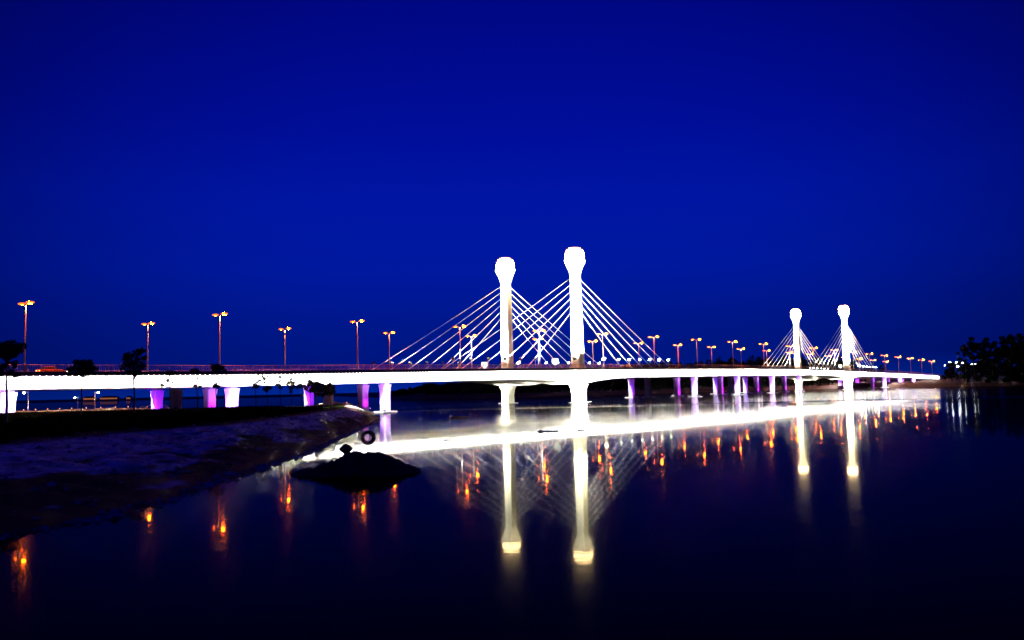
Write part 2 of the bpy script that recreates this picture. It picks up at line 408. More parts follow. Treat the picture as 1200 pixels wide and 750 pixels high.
# deck slab with the walkway overhang
q = MB()
q.loft([[(s, -2.5, ZT(s) + .10), (s, -2.5, ZT(s) + .02), (s, -1.3, ZT(s) - .22), (s, W + 1.3, ZT(s) - .22), (s, W + 2.5, ZT(s) + .02), (s, W + 2.5, ZT(s) + .10)] for s in SS])
q.build('deck_slab', MAT['asphalt'], bridge)
for l0, l1 in ((-1.3, 11.5), (W - 11.5, W + 1.3)):
    q = MB()
    i0, i1 = (l0, l1 - 1.6) if l0 < 5 else (l0 + 1.6, l1)
    q.loft([[(s, l0, ZT(s) - .225), (s, i0, ZB(s)), (s, i1, ZB(s)), (s, l1, ZT(s) - .225)] for s in SS])
    q.build('box_girder', MAT['concrete'], bridge)
for l in (-2.5, W + 2.5):
    o_ = 1 if l < 0 else -1
    q = MB(); q.loft([[(s, l + o_ * .22, ZT(s) + .55), (s, l + o_ * .22, ZT(s) + .105), (s, l - .002 * o_, ZT(s) - .10), (s, l - .002 * o_, ZT(s) + .55)][::o_] for s in SS])
    q.build('parapet', MAT['parapet'], bridge)
# LED wash lights under the overhang: a continuous strip aimed at the girder face behind it
for l in (-2.5, W + 2.5):
    o_ = 1 if l < 0 else -1
    q = MB()
    q.loft([[(s, l + o_ * .05, ZT(s) - .10), (s, l + o_ * .05, ZT(s) - .22), (s, l + o_ * .08, ZT(s) - .22), (s, l + o_ * .08, ZT(s) - .10)][::o_] for s in SS])
    hs = q.build('light_strip', MAT['dark'], bridge)
    q = MB(); vs = []; fs = []
    for s in SS: vs += [(s, l + o_ * .10, ZT(s) - .20), (s, l + o_ * .22, ZT(s) - .10)]
    for k in range(len(SS) - 1): fs.append((2 * k, 2 * k + 1, 2 * k + 3, 2 * k + 2) if l < 0 else (2 * k + 2, 2 * k + 3, 2 * k + 1, 2 * k))
    q.add(vs, fs); q.build('led_strip', E_STRIP, hs)
    if l < 0:
        q = MB()
        s = S0
        while s < 330:
            z = ZT(s) - .16; q.box(s - .07, s + .07, l + .0, l + .045, z - .05, z + .05); s += 1.05
        d_ = q.build('led_dots', emis('led_dot', (1, .95, .85), 4), hs); d_['kind'] = 'stuff'
# railings
post_me = MB().box(-.06, .06, -.06, .06, 0, 1.12).mesh('railing_post', MAT['rail'])
for l in (-2.4, W + 2.4):
    q = MB()
    for zz, r in ((1.70, .055), (1.35, .03), (1.0, .03)):
        q.tube([(s, l, ZT(s) + zz) for s in SS], r, 5)
    ro = q.build('railing', MAT['rail'], bridge)
    far_posts = MB(); s = S0
    while s < S1:
        if l < 0 and -176 < s < 120: link('railing_post', post_me, ro, (s, l, ZT(s) + .555))
        else: far_posts.box(s - .06, s + .06, l - .06, l + .06, ZT(s) + .555, ZT(s) + 1.675)
        s += 2.3
    o = far_posts.build('railing_post', MAT['rail'], ro); o['kind'] = 'stuff'
    bal = MB(); s = S0
    while s < 130:
        bal.box(s - .015, s + .015, l - .015, l + .015, ZT(s) + .56, ZT(s) + 1.66); s += .38
    o = bal.build('baluster', MAT['rail'], ro); o['kind'] = 'stuff'

def octa(cx, cy, z, ax, ay, ch):
    return [(cx + sx, cy + sy, z) for sx, sy in ((-ax + ch, -ay), (ax - ch, -ay), (ax, -ay + ch), (ax, ay - ch), (ax - ch, ay), (-ax + ch, ay), (-ax, ay - ch), (-ax, -ay + ch))]

def spot(name, col, power, parent, src, dst, size, blend=.6, rad=.3):
    key = (name, col, power, size)
    ld = SPOTS.get(key)
    if not ld:
        ld = bpy.data.lights.new(name, 'SPOT'); ld.color = col; ld.energy = power; ld.spot_size = size; ld.spot_blend = blend; ld.shadow_soft_size = rad
        SPOTS[key] = ld
    o = bpy.data.objects.new(name, ld); C.objects.link(o)
    if parent: o.parent = parent
    o.location = src
    o.rotation_euler = (Vector(dst) - Vector(src)).to_track_quat('-Z', 'Y').to_euler()
    return o
SPOTS = {}

# piers
VIO = (.24, .012, 1.0); VWH = (.46, .15, 1.0); MAG = (.62, .0, 1.0); CRM = (1, .93, .72)
def ground_at(pt):
    h = bank_h(pt.x, pt.y, False) if pt.y < 270 and pt.x < 0 else -1
    return max(h, far_h(pt.x, pt.y), -1)
washer_me = None
def washer_mesh():
    q = MB(); q.box(-.35, .35, -.2, .2, 0, .3, 0); q.add([(-.3, -.16, .302), (.3, -.16, .302), (.3, .16, .302), (-.3, .16, .302)], [(0, 1, 2, 3)], 1)
    return q.mesh('uplight', [MAT['dark'], E_VIOLET])
washer_me = washer_mesh()
for s in (-170, -128, -85.5, 85, 128, 170, 208, 376, 418, 460, 500):
    for l in (0, 8, W - 8, W):
        g0 = ground_at(P(s, l)); zb = ZB(s)
        if zb - g0 < 1.2: continue
        zt = zb - .45; a0 = 1.0; q = MB()
        rings = [octa(0, 0, max(g0, 0) - 1.0, a0, a0, .2), octa(0, 0, max(zt - 2.6, g0 + .3), a0, a0, .2)]
        for k in (1, 2, 3, 4):
            t = k / 4; rings.append(octa(0, 0, max(zt - 2.6, g0 + .3) + t * (zt - max(zt - 2.6, g0 + .3)), a0 + .16 * t * t, a0 + .3 * t * t, .2))
        q.loft(rings)
        p = q.build('pier', MAT['pier'], bridge, (s, l, 0))
        MB().box(-.7, .7, -.9, .9, zt - .003, zb + .02).build('bearing_block', MAT['pier'], p)
        base = max(g0, 0)
        if g0 < .3:
            MB().loft([octa(0, 0, -1, 2.3, 2.3, .3), octa(0, 0, .18, 2.3, 2.3, .3), octa(0, 0, .32, 2.1, 2.1, .3)]).build('footing', MAT['pier'], p)
            base = .32
        if l in (0, W) or l == 8:
            if l == 8: src = (-.2, -2.0 if base < .33 else -2.6, base); col, pw, dst = MAG, 700, (0, -.6, 3.5)
            elif l == 0: src = (-2.0, -2.0, base); col, pw, dst = VWH, 12000, (0, 0, 5.2)
            else: src = (-2.0, -2.0, base); col, pw, dst = VIO, 4200, (0, 0, 5.2)
            if base > .33 and l != 8: src = (-2.8, -2.8, base)
            u = link('uplight', washer_me, p, src, math.radians(-45))
            spot('pier_uplight', col, pw, p, (src[0], src[1], src[2] + .45), dst, math.radians(92), .5, .15)

# pylons
def pylon(s0, l0, near, bright):
    zd = ZT(s0); za = 41.6; q = MB()
    wa, wb = 1.75, 1.62          # half width along the deck, across it
    def sec(z, kx, ky, gd=.16):   # octagonal shaft with a groove down each broad face
        c = .28; g_ = .34
        pts = [(-kx + c, -ky), (-g_, -ky), (-g_ + .04, -ky + gd), (g_ - .04, -ky + gd), (g_, -ky), (kx - c, -ky), (kx, -ky + c), (kx, ky - c), (kx - c, ky),
               (g_, ky), (g_ - .04, ky - gd), (-g_ + .04, ky - gd), (-g_, ky), (-kx + c, ky), (-kx, ky - c), (-kx, -ky + c)]
        return [(x, y, z) for x, y in pts]
    rings = [sec(zd - .3, wa + .05, wb + .1), sec(zd + 2.0, wa, wb)]
    for z in (20, 30, 40): rings.append(sec(z, wa - .008 * (z - zd), wb - .008 * (z - zd)))
    bx, by = wa - .008 * (41.5 - zd), wb - .008 * (41.5 - zd)
    rings.append(sec(41.5, bx, by))
    q.loft(rings)
    sh = q.build('pylon', MAT['tower'], bridge, (s0, l0, 0))
    sh['label'] = {(0, 0): 'nearest white tower on the near side', (1, 0): 'near tower on the far side of the deck', (0, 1): 'distant tower on the near side', (1, 1): 'distant tower on the far side of the deck'}[(0 if l0 < 1 else 1, 0 if s0 < 1 else 1)]
    # flared capital and the glowing drum on it
    q = MB(); prof = [(41.52, 0), (42.6, .12), (44.0, .48), (45.4, 1.02), (46.5, 1.45), (47.0, 1.50), (47.25, 1.42)]
    q.loft([octa(0, 0, z, bx + e, by + e, .3 + e * .3) for z, e in prof])
    q.build('capital', MAT['tower'], sh)
    q = MB(); q.loft([octa(0, 0, z, bx + e, by + e, c_) for z, e, c_ in ((47.255, 1.15, .8), (48.6, 1.2, .8), (49.7, 1.0, .85), (50.5, .55, .7), (50.8, .1, .5))])
    q.build('crown_lamp', E_CROWN, sh)
    rg = MB()  # added glowing bands that imitate the orange halo round the drum
    for z, e in ((47.9, 1.36), (49.3, 1.28), (50.2, .95), (50.72, .45)):
        pr0 = octa(0, 0, z, bx + e, by + e, .8); pr1 = octa(0, 0, z + .3, bx + e - .03, by + e - .03, .8); rg.loft([pr0, pr1], False)
    rg.build('crown_halo', E_CROWN_HALO, sh)
    # base collar
    MB().loft([octa(0, 0, zd + .05, 2.15, 2.1, .35), octa(0, 0, zd + 1.0, 2.15, 2.1, .35), octa(0, 0, zd + 1.25, 1.85, 1.8, .3)]).build('collar', MAT['tower'], sh)
    # cables, six to a side
    for side in (-1, 1):
        for k in range(6):
            sa = 65.5 - 7.4 * k; ztop = 41.3 - 2.12 * k + .12
            zdk = ZT(s0 + side * sa)
            top = Vector((side * (wa - .35), 0, ztop)); bot = Vector((side * sa, 0, zdk + .15))
            dv = (bot - top).normalized(); Lc = (bot - top).length
            sag = lambda t: Vector((0, 0, -.35 * 4 * t * (1 - t)))
            q = MB(); q.tube([top.lerp(bot, t) + sag(t) for t in (0, .125, .25, .375, .5, .625, .75, .875, 1)], .068, 6)
            q.tube([bot - dv * 4.2 + sag(1 - 4.2 / Lc), bot - dv * .1], .13, 7); q.tube([top + dv * .3, top + dv * 1.2], .15, 7)
            q.build('stay_cable', MAT['cable'], sh)
    # anchor holes, dark sockets on the two side faces
    for fy in (-1, 1):
        q = MB()
        for k in range(6): q.box(-.13, .13, fy * (by + .02) - .16, fy * (by + .02) + .16, 41.0 - 2.12 * k - .17, 41.0 - 2.12 * k + .17)
    for side in (-1, 1):
        q = MB()
        for k in range(7):
            z = 43.0 - 2.12 * k; xx = side * (wa - .008 * (z - zd) - .05 + (0 if z < 41.5 else .22)); q.box(xx - .06 - .02, xx + .08, -.75, -.45, z - .16, z + .16)
        q.build('anchor_sockets', MAT['dark'], sh)['kind'] = 'stuff'
    # pier under the tower
    q = MB(); zb = ZB(s0)
    a0, b0 = (1.75, 2.0) if l0 < 1 else (1.75, 1.6)
    q.loft([octa(0, 0, -1, a0, b0, .3), octa(0, 0, zb - 3, a0, b0, .3), octa(0, 0, zb - 1.2, a0 + .15, b0 + .2, .3), octa(0, 0, zb - .002, a0 + .5, b0 + .7, .3)])
    pr_ = q.build('pier', MAT['pier'], bridge, (s0, l0, 0)); pr_['label'] = 'stout lit pier under a tower'
    MB().loft([octa(0, 0, -1, 2.7, 2.7, .5), octa(0, 0, .1, 2.7, 2.7, .5), octa(0, 0, .22, 2.5, 2.5, .5)]).build('footing', MAT['pier'], pr_)
    for (sx, sy) in (((-2.6, -2.6), (2.6, -2.6)) if l0 < 1 else ((-2.6, .6),)):
        link('uplight', upl_me, pr_, (sx, sy, .02), math.radians(-45))
        spot('tower_pier_uplight', CRM, 60000, pr_, (sx, sy, .5), (0, 0, 5.5), math.radians(120), .5, .2)
    return sh
q = MB(); q.box(-.35, .35, -.2, .2, 0, .3, 0); q.add([(-.3, -.16, .302), (.3, -.16, .302), (.3, .16, .302), (-.3, .16, .302)], [(0, 1, 2, 3)], 1)
upl_me = q.mesh('uplight', [MAT['dark'], E_CREAM])
for s0 in (0, SPAN):
    for l0 in (0, W): pylon(s0, l0, l0 < 1, 1)

# ------------------------------------------------------------------ floodlights on the deck
def flood_meshes(em, big):
    k = 1.9 if big else 1.35
    post = MB(); post.box(-.2, .2, -.2, .2, 0, .08); post.tube([(0, 0, .08), (0, 0, 2.9)], .06, 7)
    br = MB(); br.tube([(0, -.34 * k, 3.3), (0, -.34 * k, 2.92), (0, .34 * k, 2.92), (0, .34 * k, 3.3)], .035, 5)
    ca, sa = math.cos(.75), math.sin(.75)
    def tilt(x, y, z): return (x * ca - z * sa, y, 3.3 + x * sa + z * ca)
    # head faces +x, tilted up
    hd = MB(); hd.loft([[tilt(-.35, -.18 * k, -.15 * k), tilt(-.35, .18 * k, -.15 * k), tilt(-.35, .18 * k, .15 * k), tilt(-.35, -.18 * k, .15 * k)],
                        [tilt(.15, -.33 * k, -.27 * k), tilt(.15, .33 * k, -.27 * k), tilt(.15, .33 * k, .27 * k), tilt(.15, -.33 * k, .27 * k)]])
    ln = MB(); r = [tilt(.153, -.3 * k, -.24 * k), tilt(.153, .3 * k, -.24 * k), tilt(.153, .3 * k, .24 * k), tilt(.153, -.3 * k, .24 * k)]
    r2_ = [tilt(.24, -.2 * k, -.15 * k), tilt(.24, .2 * k, -.15 * k), tilt(.24, .2 * k, .15 * k), tilt(.24, -.2 * k, .15 * k)]
    ln.loft([r, r2_])
    return post.mesh('post', MAT['steel']), br.mesh('bracket', MAT['steel']), hd.mesh('head', MAT['dark']), ln.mesh('lens', em)
FL = {('c', 0): flood_meshes(E_CYAN, False), ('w', 1): flood_meshes(E_CREAM, True), ('w', 0): flood_meshes(E_WHITE, False)}
def floodlight(s, l, toward, key, label, group, tgt, power, col, size=68):
    o = empty('floodlight', P(s, l, ZT(s) + .105), BRZ + (0 if toward > 0 else math.pi)); tag(o, label, 'floodlight', group)
    for nm, me in zip(('post', 'bracket', 'head', 'lens'), FL[key]): link(nm, me, o)
    if l < -2.5: MB().box(-.09, .09, 0, 2.2, -.16, -.01).build('added_outrigger', MAT['steel'], o, None, rz=0 if toward > 0 else math.pi)  # made-up arm: carries the flood beyond the deck to light the tower's river face
    src = P(s + toward * .5, l, ZT(s) + 3.9)
    spot('cable_floodlight', col, power, None, src, P(*tgt), math.radians(size), .7, .25)
ORD = ['first', 'second', 'third', 'fourth', 'fifth', 'sixth', 'seventh', 'eighth', 'ninth', 'tenth', 'eleventh', 'twelfth', 'thirteenth', 'fourteenth', 'fifteenth', 'sixteenth', 'seventeenth', 'eighteenth', 'nineteenth', 'twentieth', 'twenty-first', 'twenty-second']
TN = {(0, 0): 'tallest nearest tower', (0, 1): 'second tower behind the nearest one', (1, 0): 'rightmost distant tower', (1, 1): 'left distant tower'}
for i, s0 in enumerate((0, SPAN)):
    for j, l0 in enumerate((0, W)):
        for side in (-1, 1):
            for k in range(6):
                sa = 24.5 + 7.4 * k
                floodlight(s0 + side * sa, l0 + (-.9 if l0 < 1 else .9), -side, ('c', 0), 'small cool floodlight under %s cable, %s of %s' % (ORD[k], 'right' if side > 0 else 'left', TN[(i, j)]),
                           'floodlights under the stay cables', (s0 + side * 2, l0, 30), 105000, (.92, 1, .84), 70 if k < 2 else 46)
            floodlight(s0 + side * 8.8, l0 + (-4.6 if l0 < 1 else 1.9), -side, ('w', 1), 'large cream floodlight at foot of %s, %s side' % (TN[(i, j)], 'right' if side > 0 else 'left'),
                       'cream floodlights at the tower feet', (s0, l0 + (-1 if l0 < 1 else .6), 27), 420000 if l0 < 1 else 330000, (1, .88, .55), 92)
# white lantern boxes by the towers
def lantern(s, l, label):
    o = empty('lantern', P(s, l, ZT(s) + .105), BRZ); tag(o, label, 'lantern', 'lantern boxes by the towers')
    MB().tube([(0, 0, 0), (0, 0, 1.5)], .09, 7).build('post', MAT['steel'], o)
    q = MB(); q.loft([octa(0, 0, 1.45, .3, .3, .08), octa(0, 0, 2.3, .85, .85, .2), octa(0, 0, 3.35, .75, .75, .2)]); q.build('lit_box', emis('lantern_glow', (.85, 1, .95), 2.2), o)
    MB().loft([octa(0, 0, 3.353, .9, .9, .2), octa(0, 0, 3.5, .85, .85, .2)]).build('lid', MAT['steel'], o)
lantern(-14.5, -1.2, 'white lantern box just left of the nearest tower')
lantern(-12.5, W, 'white lantern box left of the second tower')
lantern(SPAN - 17, -1.2, 'white lantern box between the two distant towers')

# ------------------------------------------------------------------ street lamps on the bridge
def lamp_parts(Hp, arm, em, rb):
    pole = MB(); pole.tube([(0, 0, 0), (0, 0, .9), (0, 0, .92), (0, 0, Hp)], [.22, .20, .15, .085], 8)
    arms = []; heads = []; bowls = []; halos = []
    for sgn in (-1, 1):
        a_ = MB(); a_.tube([(0, 0, Hp - .5), (0, sgn * .5, Hp + .02), (0, sgn * (arm - .35), Hp + .2)], [.06, .055, .045], 6); arms.append(a_.mesh('arm', MAT['steel']))
        h_ = MB(); h_.loft([[(x, y * sgn, z) for x, y, z in ((-.14, arm - .4, Hp + .14), (.14, arm - .4, Hp + .14), (.14, arm - .4, Hp + .3), (-.14, arm - .4, Hp + .3))][::sgn],
                            [(x, y * sgn, z) for x, y, z in ((-.24, arm + .1, Hp + .14), (.24, arm + .1, Hp + .14), (.2, arm + .1, Hp + .42), (-.2, arm + .1, Hp + .42))][::sgn],
                            [(x, y * sgn, z) for x, y, z in ((-.2, arm + .55, Hp + .16), (.2, arm + .55, Hp + .16), (.14, arm + .55, Hp + .32), (-.14, arm + .55, Hp + .32))][::sgn]])
        heads.append(h_.mesh('lamp_head', MAT['steel']))
        b_ = MB(); b_.ball((0, sgn * (arm + .08), Hp + .10), rb * .85, rb * 1.25, rb * .85, 10, 7); bowls.append(b_.mesh('bowl', em, True))
        rg = MB(); cy = sgn * (arm + .08); zz = Hp + .08  # added collar round the bowl, imitates the lamp's orange halo
        rg.loft([[(math.cos(t) * rx, cy + math.sin(t) * ry, zz + dz) for t in np.linspace(0, 2 * math.pi, 13)[:-1]] for rx, ry, dz in ((.34, .48, -.16), (.60, .76, -.05), (.60, .76, .10), (.34, .48, .17))], False); halos.append(rg.mesh('halo_collar', E_LAMP_HALO))
    return pole.mesh('pole', MAT['pole']), arms, heads, bowls, halos
E_LAMP_HALO = emis('orange_halo', (1, .16, .012), 2.4)  # halo glow put into a surface, no lamp glass
E_SODIUM_DIM = emis('sodium_lamp_dim', (1, .14, .002), 450)
def lamp_proto(Hp, arm=1.5):
    pole, arms, heads, bowls, halos = lamp_parts(Hp, arm, E_SODIUM, .36)
    small = lamp_parts(Hp, arm, E_SODIUM_DIM, .25)[3]
    return pole, arms, heads, [bowls[0], small[1]], halos
LP = lamp_proto(12.0)
def street_lamp(s, l, label, group):
    o = empty('street_lamp', P(s, l, ZT(s) + .105), BRZ); tag(o, label, 'street lamp', group)
    pole, arms, heads, bowls, halos = LP
    link('pole', pole, o)
    for k in (0, 1):
        link('arm', arms[k], o); h = link('lamp_head', heads[k], o); link('bowl', bowls[k], h); link('halo_collar', halos[k], h)
    spot('street_light', (1, .34, .12), 16000, o, (0, 0, 11.7), (0, 0, 0), math.radians(150), .5, .3)
for k in range(20):
    s = -167.6 + 36.6 * k - (2.0 if k > 5 else 0) * min(1, (k - 5) / 6)
    if s < 530:
        street_lamp(s, -.2, 'double-armed orange street lamp on the near bridge kerb, %s from the left' % ORD[k], 'orange street lamps along the bridge')
    s2 = -131 + 36.9 * k - 36.9
    if s2 < 530:
        street_lamp(s2, W - 1.2, 'double-armed orange street lamp on the far bridge kerb, %s from the left' % ORD[k], 'orange street lamps along the bridge')

# ------------------------------------------------------------------ cars on the bridge
def sec_car(x, hw, z0, zs, zt, tw):
    return [(x, -hw, z0), (x, hw, z0), (x, hw, zs), (x, tw, zt), (x, -tw, zt), (x, -hw, zs)]
def make_car(s, l, label):
    o = empty('car', P(s, l, ZT(s) + .105), BRZ); tag(o, label, 'car', 'cars crossing the bridge')
    q = MB(); q.loft([sec_car(x, h, a_, b_, c_, t_) for x, h, a_, b_, c_, t_ in
        ((-2.3, .72, .45, .75, .88, .66), (-2.2, .84, .3, .85, .98, .74), (-1.5, .88, .26, .92, 1.04, .78), (-.2, .88, .25, .92, 1.0, .8), (.9, .88, .25, .90, .98, .8), (1.9, .85, .27, .78, .86, .72), (2.25, .72, .4, .66, .7, .6))])
    q.build('body', MAT['carpaint'], o, smooth=False)
    q = MB(); q.loft([[(x, -w1, z), (x, w1, z), (x, w2, z2), (x, -w2, z2)] for x, w1, z, w2, z2 in ((-1.9, .7, 1.0, .66, 1.05), (-1.15, .76, 1.0, .6, 1.42), (.05, .78, .985, .6, 1.46), (.95, .76, .975, .7, 1.0))])
    cab = q.build('cabin_glass', MAT['glass'], o)
    MB().loft([[(x, -y, z) for x, y, z in ((-1.2, .58, 1.425), (-1.2, -.58, 1.425), (.05, -.58, 1.465), (.05, .58, 1.465))], [(x, -y, z) for x, y, z in ((-1.15, .52, 1.47), (-1.15, -.52, 1.47), (0, -.52, 1.51), (0, .52, 1.51))]]).build('roof', MAT['carpaint'], o)
    for x in (-1.4, 1.35):
        for y in (-.84, .84):
            t_ = MB().tube([(x, y - .1, .32), (x, y + .1, .32)], .32, 14).build('wheel', MAT['rubber'], o)
            MB().tube([(x, y - .11, .32), (x, y + .11, .32)], .19, 10).build('rim', MAT['steel'], t_)
    for y in (-.6, .6):
        MB().ball((2.2, y, .62), .1, .16, .09, 8, 6).build('headlight', E_HEAD, o)
        MB().box(-2.33, -2.26, y - .16, y + .16, .68, .82).build('tail_light', E_TAIL, o)
make_car(-162.2, 2.2, 'orange lit saloon car driving on the bridge beside the leftmost street lamp')

# ------------------------------------------------------------------ trees
def leaf_cloud(q, c, r, n, size, squash=.8):
    for _ in range(n):
        while True:
            d = Vector((random.uniform(-1, 1), random.uniform(-1, 1), random.uniform(-1, 1)))
            if .15 < d.length < 1: break
        p = Vector(c) + Vector((d.x * r, d.y * r, d.z * r * squash))
        a = Vector((random.gauss(0, 1), random.gauss(0, 1), random.gauss(0, 1))).normalized()
        b = a.orthogonal().normalized(); cc = a.cross(b); s = size * random.uniform(.6, 1.3)
        q.add([p - b * s, p + cc * s * .45, p + b * s, p - cc * s * .45], [(0, 1, 2, 3)])
def tree(name, base, label, group, trunks, clumps, leaf, dens=26, tr=.12, cat='tree', fol='foliage'):
    o = empty(name, base); tag(o, label, cat, group)
    t = MB(); tips = []
    for pts, r in trunks:
        t.tube(pts, [r * (1 - .45 * i / (len(pts) - 1)) for i in range(len(pts))], 6)
    q = MB(); hs = [p for pts, _ in trunks for p in pts[1:]]
    for c, r in clumps:
        c = Vector(c)
        near = min(hs, key=lambda p: (Vector(p) - c).length)
        mid = (Vector(near) + c) / 2 + Vector((random.uniform(-.1, .1), random.uniform(-.1, .1), .08))
        t.tube([near, mid, c], [tr * .4, tr * .3, tr * .12], 5)
        leaf_cloud(q, c, r, int(dens * max(1, (r / leaf) ** 1.5)), leaf)
    t.build('trunk', MAT['bark'], o); q.build('crown', MAT[fol], o)
    return o
def bank_tree(px, Yd, top, clumps, label, group='young trees along the top of the left bank', lean=0, r=.11, leaf=.21, dens=20, extra=()):
    """clumps: (px, py, radius in metres)"""
    X = fx(px, Yd); zb = bank_h(X, Yd) - .05; b = Vector((X, Yd, zb))
    pxm = FPX / Yd
    tp = at(top[0], top[1], Yd) - b
    h = tp.z
    pts = [(0, 0, 0), (tp.x * .2 + .03, .02, h * .33), (tp.x * .55 - .04, -.03, h * .66), (tp.x, 0, h)]
    trunks = [(pts, r)] + [([tuple(Vector(a_)) for a_ in e], r * .6) for e in extra]
    cl = []; r *= 1.55
    for cx, cy, rr in clumps:
        p = at(cx, cy, Yd) - b; cl.append(((p.x, random.uniform(-.5, .5) * rr, p.z), rr))
    return tree('tree', b, label, group, trunks, cl, leaf, dens, r)
bank_tree(8, 92, (8, 425), [(3, 407, 1.0), (11, 405, .9), (18, 409, .7), (24, 406, .55), (6, 414, .8), (14, 415, .6), (22, 411, .4), (0, 411, 1.0), (18, 425, .38), (19, 429, .3), (-6, 409, .9), (4, 430, .5), (1, 437, .6), (12, 436, .4), (20, 440, .4)],
          'flat-topped dark tree at the left edge in front of the bridge', r=.16)
bank_tree(95, 112, (97, 437), [(91, 428, .8), (99, 426, .8), (106, 430, .75), (86, 432, .55), (94, 434, .8), (103, 435, .7), (110, 433, .5), (82, 433, .4), (82, 439, .35), (88, 439, .4), (100, 428, .7), (97, 440, .35), (112, 438, .3), (90, 424, .4), (105, 424, .4)],
          'small spreading tree on the bank, first whole tree from the left')
bank_tree(157, 115, (157, 425), [(150, 417, .75), (160, 413, .75), (166, 411, .6), (154, 424, .9), (163, 423, .9), (148, 428, .7), (157, 431, .9), (166, 430, .6), (145, 420, .45), (170, 419, .4), (144, 432, .45), (157, 437, .55), (151, 436, .5), (163, 437, .4)],
          'tallest bushy tree on the bank, rising above the bridge railing', r=.13)
bank_tree(199, 120, (199, 440), [(199, 436, .5), (195, 437, .4), (204, 437, .4), (199, 439, .4), (196, 445, .25), (202, 448, .25), (190, 452, .3), (189, 451, .2), (197, 447, .22)],
          'thin sparse tree between the bushy tree and the leftmost purple pier', r=.08, leaf=.14)
bank_tree(231, 122, (231, 445), [(229, 434, .5), (233, 436, .4), (225, 435, .35), (236, 443, .28), (232, 444, .25), (243, 440, .2), (229, 452, .3), (234, 453, .3), (240, 446, .18)], 'thin bare-stemmed tree left of the grey pier', r=.09, leaf=.14)
bank_tree(253, 122, (253, 448), [(254, 430, .65), (259, 431, .5), (250, 432, .5), (262, 434, .3), (248, 428, .25), (255, 435, .4), (253, 450, .3), (256, 453, .3), (251, 453, .25)], 'tree with a round tuft standing just left of the white violet pier', r=.09)
bank_tree(299, 124, (300, 449), [(303, 439, .3), (307, 441, .35), (310, 444, .4), (313, 441, .22), (305, 446, .25), (316, 438, .2), (310, 448, .25), (299, 451, .4), (302, 453, .35), (297, 454, .25)], 'leafy sapling right of the white violet pier', r=.08, leaf=.15)
bank_tree(313, 124, (313, 455), [(313, 454, .42), (310, 456, .35), (316, 455, .35), (313, 458, .3)], 'short tree with a small palm-like tuft', r=.07, leaf=.15)
bank_tree(328, 126, (328, 446), [(328, 442, .3), (329, 447, .25), (327, 451, .4), (329, 454, .35), (324, 451, .2), (331, 445, .15)], 'slim sapling beside the cone-shaped tree', r=.06, leaf=.14)
bank_tree(341, 126, (341, 446), [(341, 444, .3), (340, 448, .45), (344, 449, .35), (337, 450, .3), (341, 454, .5), (345, 452, .25), (341, 459, .3)], 'narrow cone-shaped dark tree', r=.07, leaf=.15)
bank_tree(352, 150, (352, 452), [(352, 452, .5), (349, 454, .4), (356, 453, .4)], 'small bushy tree left of the leafy clump by the purple pier', r=.07, leaf=.16)
for k, (px, ty, lab) in enumerate([(371, 452, 'bushy tree standing before the purple pier, left of its clump'), (378, 455, 'bushy tree in the middle of the clump by the purple pier'), (386, 454, 'tree at the right end of the clump by the purple pier'), (363, 450, 'tree at the left end of the clump before the purple pier')]):
    bank_tree(px, 160 + 4 * k, (px, ty + 4), [(px - 3, ty + 2, .7), (px + 3, ty, .7), (px, ty - 3, .6), (px + 5, ty + 5, .6), (px - 5, ty + 5, .5), (px, ty + 7, .7)], lab, 'clump of trees by the purple pier', r=.08, leaf=.2)

# right-hand wood: individual tall trees on the near right shore
def big_tree(px, Yd, topy, width, label, seed):
    random.seed(seed)
    X = fx(px, Yd); zb = max(far_h(X, Yd), .3); b = Vector((X, Yd, zb))
    H = at(px, topy, Yd).z - zb
    pts = [(0, 0, 0), (random.uniform(-.3, .3), 0, H * .3), (random.uniform(-.5, .5), 0, H * .6), (0, 0, H * .85)]
    cl = []
    n = int(16 + width * 1.7)
    for _ in range(n):
        t = random.uniform(.18, .93); rad = width * (.55 + .45 * math.sin(math.pi * min(1, t * 1.05))) * .5
        a_ = random.uniform(0, 6.28); d_ = random.uniform(.2, .95) * rad
        cl.append(((d_ * math.cos(a_), d_ * math.sin(a_) * .8, H * t), random.uniform(.6, 1.7) * width / 6.5))
    cl.append(((0, 0, H - width * .13), width * .2))
    tree('tree', b, label, 'tall trees on the right shore', [(pts, .35)], cl, .62, 26, .25, fol='foliage2')
BT = [(1121, 505, 413, 4.2, 'small lone round tree left of the tall wood'), (1129, 506, 404, 5, 'slim tree in front of the left end of the tall wood'),
      (1138, 512, 395, 8.5, 'round-headed tall tree at the left end of the wood'), (1147, 520, 402, 7, 'lower tree in the notch beside the round-headed tree'), (1155, 515, 396, 9, 'second tall tree of the right wood, right of the notch'),
      (1165, 508, 400, 8, 'mid tree dipping between two tall crowns of the wood'), (1174, 512, 394, 9.5, 'broad tall tree in the right half of the wood'), (1184, 505, 392, 10, 'tall dark tree near the right edge of the photo'),
      (1194, 500, 391, 10.5, 'broad dark tree at the right edge of the photo'), (1204, 495, 390, 11, 'tree cut by the right edge of the photo'),
      (1216, 495, 391, 11, 'tall tree just outside the right edge'), (1160, 500, 420, 8, 'low tree on the shore below the wood'), (1180, 494, 421, 9, 'low bushy tree on the shore near the right edge'), (1143, 503, 424, 7, 'low bushy tree at the left foot of the wood'), (1197, 490, 420, 10, 'lowest bushy tree at the right edge by the water'), (1128, 520, 424, 6, 'bush under the lone round tree'), (1112, 545, 425, 7, 'low tree behind the bridge end')]
for k, (px, Yd, ty, wd, lab) in enumerate(BT): big_tree(px, Yd, ty, wd, lab, 50 + k)
random.seed(21)
